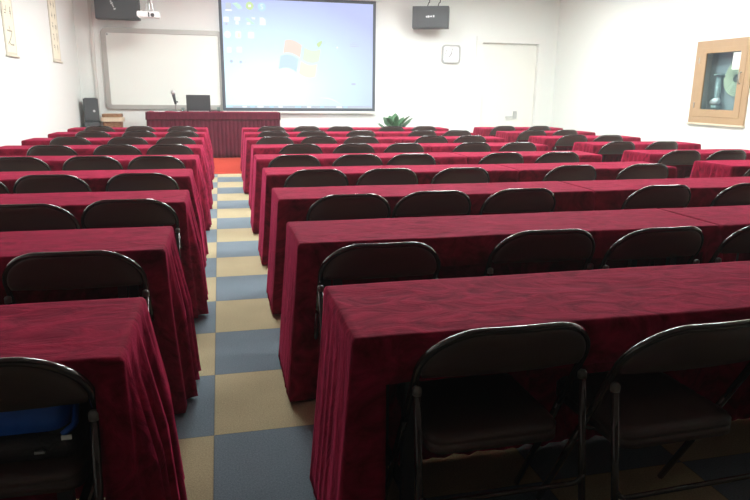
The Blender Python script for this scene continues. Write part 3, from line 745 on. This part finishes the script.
# clock
ck = thing('wall_clock', 'small square white clock with silver rim beside the door', 'clock', (5.43, YF, 2.305))
obj('rim', ring_prism(rrect(0.46, 0.43, 0.08, 6), rrect(0.39, 0.36, 0.06, 6), -0.05, 0), M_STEEL, ck, bevel=0.006)
obj('dial', prism(rrect(0.40, 0.37, 0.06, 6), -0.02, -0.002), M_WHITEP, ck)
for k in range(12):
    a = k*PI/6
    text('numeral', str(12 if k == 0 else k), 0.055, M_BLACKINK, ck, (0.145*math.sin(a), -0.0215, 0.135*math.cos(a)), (PI/2, 0, 0), 0.001)
def hand(ang, ln, w, y):
    bm = B(-w/2, w/2, y-0.002, y, -0.02, ln); bmesh.ops.rotate(bm, verts=bm.verts[:], cent=(0, 0, 0), matrix=Matrix.Rotation(ang, 3, 'Y'))
    obj('hand', bm, M_BLACKINK, ck)
hand(math.radians(12), 0.13, 0.012, -0.026); hand(math.radians(222), 0.10, 0.016, -0.03)

# scrolls on the left wall
def scroll(y0, y1, zb, zt, label, kind):
    t = thing('hanging_scroll', label, 'scroll', (XL, (y0+y1)/2, zb), 0, 'calligraphy scrolls on the left wall')
    w = y1-y0; h = zt-zb
    obj('backing', B(0.002, 0.012, -w/2, w/2, 0, h), M_SCROLLB, t)
    obj('paper', B(0.012, 0.015, -w/2+0.05, w/2-0.05, 0.06, h-0.06), M_SCROLL, t)
    obj('roller', T([(0.018, -w/2-0.03, 0.01), (0.018, w/2+0.03, 0.01)], 0.016), M_SCROLLB, t, smooth=True)
    if kind:
        text('character', '\u4e4b', 0.30, M_INK, t, (0.0155, 0.0, 0.26), (PI/2, 0, PI/2), 0.0008)
        z = 0.62
    else: z = 0.25
    rnd = random.Random(kind+3)
    while z < h-0.15:
        for c in (-1, 1):
            bm = bmesh.new()
            for _ in range(5):
                y = c*w*0.2+rnd.uniform(-0.035, 0.035); zz = z+rnd.uniform(-0.045, 0.045)
                if rnd.random() < 0.5: box(bm, 0.0151, 0.0163, y-0.04, y+0.035, zz-0.006, zz+0.006)
                else: box(bm, 0.0151, 0.0163, y-0.006, y+0.006, zz-0.045, zz+0.04)
            obj('character', bm, M_INK, t)
        z += 0.19
scroll(10.15, 10.66, 1.84, 3.30, 'ivory calligraphy scroll on the left wall, nearer to the camera', 1)
scroll(12.82, 13.40, 1.87, 3.35, 'ivory calligraphy scroll on the left wall, nearer to the whiteboard', 0)

# floor-standing loudspeakers and basket in the left corner
def floor_speaker(loc, w, d, h, label):
    t = thing('loudspeaker', label, 'speaker', loc, 0.12, 'loudspeakers stacked in the front left corner')
    obj('cabinet', B(-w/2, w/2, -d/2, d/2, 0, h), M_BLACK, t, bevel=0.012)
    obj('grille', B(-w/2+0.02, w/2-0.02, -d/2-0.012, -d/2, 0.03, h-0.03), M_GRILLE, t, bevel=0.005)
    k = obj('cone', lathe([(0.01, -0.006), (0.022, -0.004), (0.025, 0.004), (0.01, 0.006)], 18), M_SILVER, t, loc=(w*0.22, -d/2-0.016, h*0.45), rot=(PI/2, 0, 0)); k['label'] = 'small silver badge'
    obj('top_panel', B(-w/2+0.03, w/2-0.03, -d/2+0.02, d/2-0.02, h, h+0.012), M_DARKGREY, t)
floor_speaker((-2.63, 14.72, 0.0), 0.30, 0.34, 0.74, 'dark loudspeaker on the floor in the front left corner, under another')
floor_speaker((-2.63, 14.72, 0.753), 0.28, 0.32, 0.46, 'dark loudspeaker on top of the corner stack beside the whiteboard')
bk = thing('wicker_basket', 'brown wicker basket with lid below the whiteboard', 'basket', (-2.22, 14.70, 0))
obj('body', prism(rrect(0.38, 0.30, 0.05, 5), 0, 0.80, f=lambda u, v, d: (u*(0.86+0.14*d/0.8), v*(0.86+0.14*d/0.8), d)), M_WICKER, bk)
rm = obj('rim', ring_prism(rrect(0.44, 0.36, 0.06, 5), rrect(0.375, 0.295, 0.05, 5), 0.74, 0.83, f=lambda u, v, d: (u, v, d)), mat('pale_rim', S(206, 186, 160), 0.7, nscale=60, namt=0.1), bk, bevel=0.008); rm['label'] = 'pale woven rim'
obj('lid', prism(rrect(0.39, 0.31, 0.05, 5), 0.83, 0.90, f=lambda u, v, d: (u, v, d)), M_WICKER, bk, bevel=0.01)

# plant
pl = thing('potted_plant', 'green leafy plant in a pot by the front wall, right of the screen', 'plant', (3.74, 13.75, 0))
obj('pot', lathe([(0.12, 0), (0.16, 0.36), (0.18, 0.42), (0.165, 0.42), (0.15, 0.37)], 24), M_POT, pl, smooth=True)
obj('soil', lathe([(0.14, 0.355), (0.149, 0.38), (0.05, 0.385)], 20), M_SOIL, pl)
def leafmesh(bm, base, tip, w, droop):
    base, tip = Vector(base), Vector(tip); ax = tip-base; sidev = ax.cross(Vector((0, 0, 1)))
    sidev = sidev.normalized() if sidev.length > 1e-3 else Vector((1, 0, 0)); nrm = sidev.cross(ax).normalized()
    n = 7; L, C, R = [], [], []
    for k in range(n+1):
        s = k/n; p = base+ax*s+Vector((0, 0, -droop*s*s)); ww = w*math.sin(PI*min(1, (s*0.96+0.02)**0.8))
        C.append(bm.verts.new(p)); L.append(bm.verts.new(p+sidev*ww+nrm*ww*0.3)); R.append(bm.verts.new(p-sidev*ww+nrm*ww*0.3))
    for k in range(n):
        bm.faces.new((L[k], L[k+1], C[k+1], C[k])); bm.faces.new((C[k], C[k+1], R[k+1], R[k]))
rnd = random.Random(5); bm = bmesh.new(); bs = bmesh.new()
for k in range(30):
    a = rnd.uniform(0, 2*PI); el = rnd.uniform(0.25, 1.0); ln = rnd.uniform(0.36, 0.60)
    r0 = ln*math.cos(el)*0.8; z1 = 0.52+ln*math.sin(el)*0.8
    p1 = Vector((r0*0.55*math.cos(a), r0*0.55*math.sin(a), z1-0.12)); p2 = Vector((r0*1.15*math.cos(a), r0*1.15*math.sin(a), z1+rnd.uniform(0.03, 0.12)))
    leafmesh(bm, p1, p2, rnd.uniform(0.055, 0.085), rnd.uniform(0.0, 0.08))
    tube(bs, [(0.02*math.cos(a), 0.02*math.sin(a), 0.37), (p1.x*0.5, p1.y*0.5, 0.37+(p1.z-0.37)*0.6), p1], 0.005, 5)
obj('foliage', bm, M_LEAF, pl, smooth=True).modifiers.new('t', 'SOLIDIFY').thickness = 0.002
obj('stems', bs, M_LEAF, pl, smooth=True)

# ------------------------------------------------------------------ hose cabinet in the right wall
hc = thing('hose_cabinet', 'wooden fire hose cabinet with glass door on the right wall', 'cabinet', (XR, (CY0+CY1)/2, 0))
yc = (CY0+CY1)/2
def Fyz(u, v, d): return (d, u, v)
def ringb(y0, y1, z0, z1, iy0, iy1, iz0, iz1, d0, d1):
    return ring_prism([(y0-yc, z0), (y1-yc, z0), (y1-yc, z1), (y0-yc, z1)], [(iy0-yc, iz0), (iy1-yc, iz0), (iy1-yc, iz1), (iy0-yc, iz1)], d0, d1, Fyz)
obj('frame', ringb(8.740, 10.010, 0.945, 2.32, 8.860, 9.890, 1.06, 2.19, -0.03, 0.03), M_WOOD, hc, bevel=0.006)
dr2 = obj('door', ringb(8.855, 9.895, 1.055, 2.195, 8.980, 9.750, 1.18, 2.11, -0.038, -0.006), M_WOOD, hc, bevel=0.005)
obj('glass', B(-0.024, -0.018, 8.975-yc, 9.755-yc, 1.175, 2.115), M_GLASS, dr2)
obj('handle', T(fillet([(-0.038, 8.915-yc, 1.78), (-0.075, 8.915-yc, 1.78), (-0.075, 8.915-yc, 1.60), (-0.038, 8.915-yc, 1.60)], 0.015), 0.008), M_STEEL, dr2, smooth=True)
for z in (1.25, 2.0): obj('hinge', T([(-0.042, 9.900-yc, z-0.05), (-0.042, 9.900-yc, z+0.05)], 0.008), M_STEEL, dr2)
obj('sill', B(-0.05, 0.0, 8.720-yc, 10.030-yc, 0.915, 0.944), mat('pale_sill', S(206, 196, 176), 0.6, nscale=30, namt=0.05), hc, bevel=0.004)
bm = bmesh.new()
box(bm, 0.25, 0.26, CY0-yc+0.004, CY1-yc-0.004, CZ0+0.004, CZ1-0.004)
box(bm, 0.031, 0.25, CY0-yc+0.004, CY0-yc+0.014, CZ0+0.004, CZ1-0.004); box(bm, 0.031, 0.25, CY1-yc-0.014, CY1-yc-0.004, CZ0+0.004, CZ1-0.004)
box(bm, 0.031, 0.25, CY0-yc+0.014, CY1-yc-0.014, CZ0+0.004, CZ0+0.014); box(bm, 0.031, 0.25, CY0-yc+0.014, CY1-yc-0.014, CZ1-0.014, CZ1-0.004)
obj('lining', bm, M_BOXIN, hc)
tag(obj('notice_paper', B(XR-0.0262, XR-0.0245, 8.990, 9.150, 1.83, 2.09), M_PAPER), 'white paper notice stuck on the glass of the wooden cabinet', 'notice')
h_ = thing('fire_hose', 'coiled pale canvas hose hanging inside the wooden wall cabinet', 'hose', (XR+0.16, 9.230, 1.70))
bm = bmesh.new(); pts = []
for k in range(241):
    a = 2*PI*k/30; r = 0.06+0.20*k/240; pts.append((0.0, r*math.cos(a), r*1.12*math.sin(a)))
tube(bm, pts, 0.0105, 8); obj('coil', bm, M_HOSE, h_, smooth=True)
obj('hanger', T([(0.0, 0, 0), (0.088, 0, 0)], 0.02), M_STEEL, h_)
hv = thing('hydrant_valve', 'grey hydrant pipe with valve and white coupling inside the wooden cabinet', 'valve', (XR+0.14, 9.580, CZ0+0.015))
obj('pipe', T([(0, 0, 0), (0, 0, 0.72)], 0.045, 16), M_PIPE, hv, smooth=True)
obj('valve_wheel', lathe([(0.02, 0.72), (0.09, 0.725), (0.10, 0.74), (0.09, 0.755), (0.02, 0.76)], 20), M_PIPE, hv, smooth=True)
cp = obj('coupling', T([(-0.02, 0.06, 0.28), (-0.05, -0.02, 0.30), (-0.06, -0.10, 0.31)], 0.055, 16), M_WHITEP, hv, smooth=True); cp['label'] = 'white hose coupling'
obj('collar', lathe([(0.05, 0.17), (0.075, 0.18), (0.075, 0.23), (0.05, 0.24)], 18), M_PIPE, hv, smooth=True)

# ------------------------------------------------------------------ camera and world
F_PX, PITCH, YAW, ROLL, CAMH = 635.22, 0.24373, 0.23687, 0.011178, 1.4083
fw = Vector((math.sin(YAW)*math.cos(PITCH), math.cos(YAW)*math.cos(PITCH), -math.sin(PITCH)))
r0 = Vector((math.cos(YAW), -math.sin(YAW), 0)); u0 = r0.cross(fw)
rt = r0*math.cos(ROLL)+u0*math.sin(ROLL); up = -r0*math.sin(ROLL)+u0*math.cos(ROLL)
cam = bpy.data.cameras.new('camera'); co = bpy.data.objects.new('camera', cam); COL.objects.link(co)
cam.sensor_width = 36; cam.lens = 36*F_PX/750; cam.clip_start = 0.05
M4 = Matrix(((rt.x, up.x, -fw.x, 0), (rt.y, up.y, -fw.y, 0), (rt.z, up.z, -fw.z, CAMH), (0, 0, 0, 1)))
co.matrix_world = M4
SC.camera = co
w = bpy.data.worlds.new('world'); SC.world = w; w.use_nodes = True
w.node_tree.nodes['Background'].inputs[0].default_value = (0.05, 0.05, 0.055, 1); w.node_tree.nodes['Background'].inputs[1].default_value = 0.2
SC.view_settings.view_transform = 'Standard'; SC.view_settings.look = 'None'; SC.view_settings.exposure = 0.0; SC.view_settings.gamma = 1.0
SC.view_settings.use_curve_mapping = False
SC.cycles.max_bounces = 8; SC.cycles.diffuse_bounces = 5; SC.cycles.transparent_max_bounces = 12
SC.cycles.use_denoising = True; SC.cycles.sample_clamp_indirect = 6.0
# thin scatter volume added to imitate lens veiling glare over the far rows
vs_ = w.node_tree.nodes.new('ShaderNodeVolumeScatter'); vs_.inputs['Density'].default_value = 0.0045; vs_.inputs['Anisotropy'].default_value = 0.2
w.node_tree.links.new(vs_.outputs[0], w.node_tree.nodes['World Output'].inputs['Volume'])
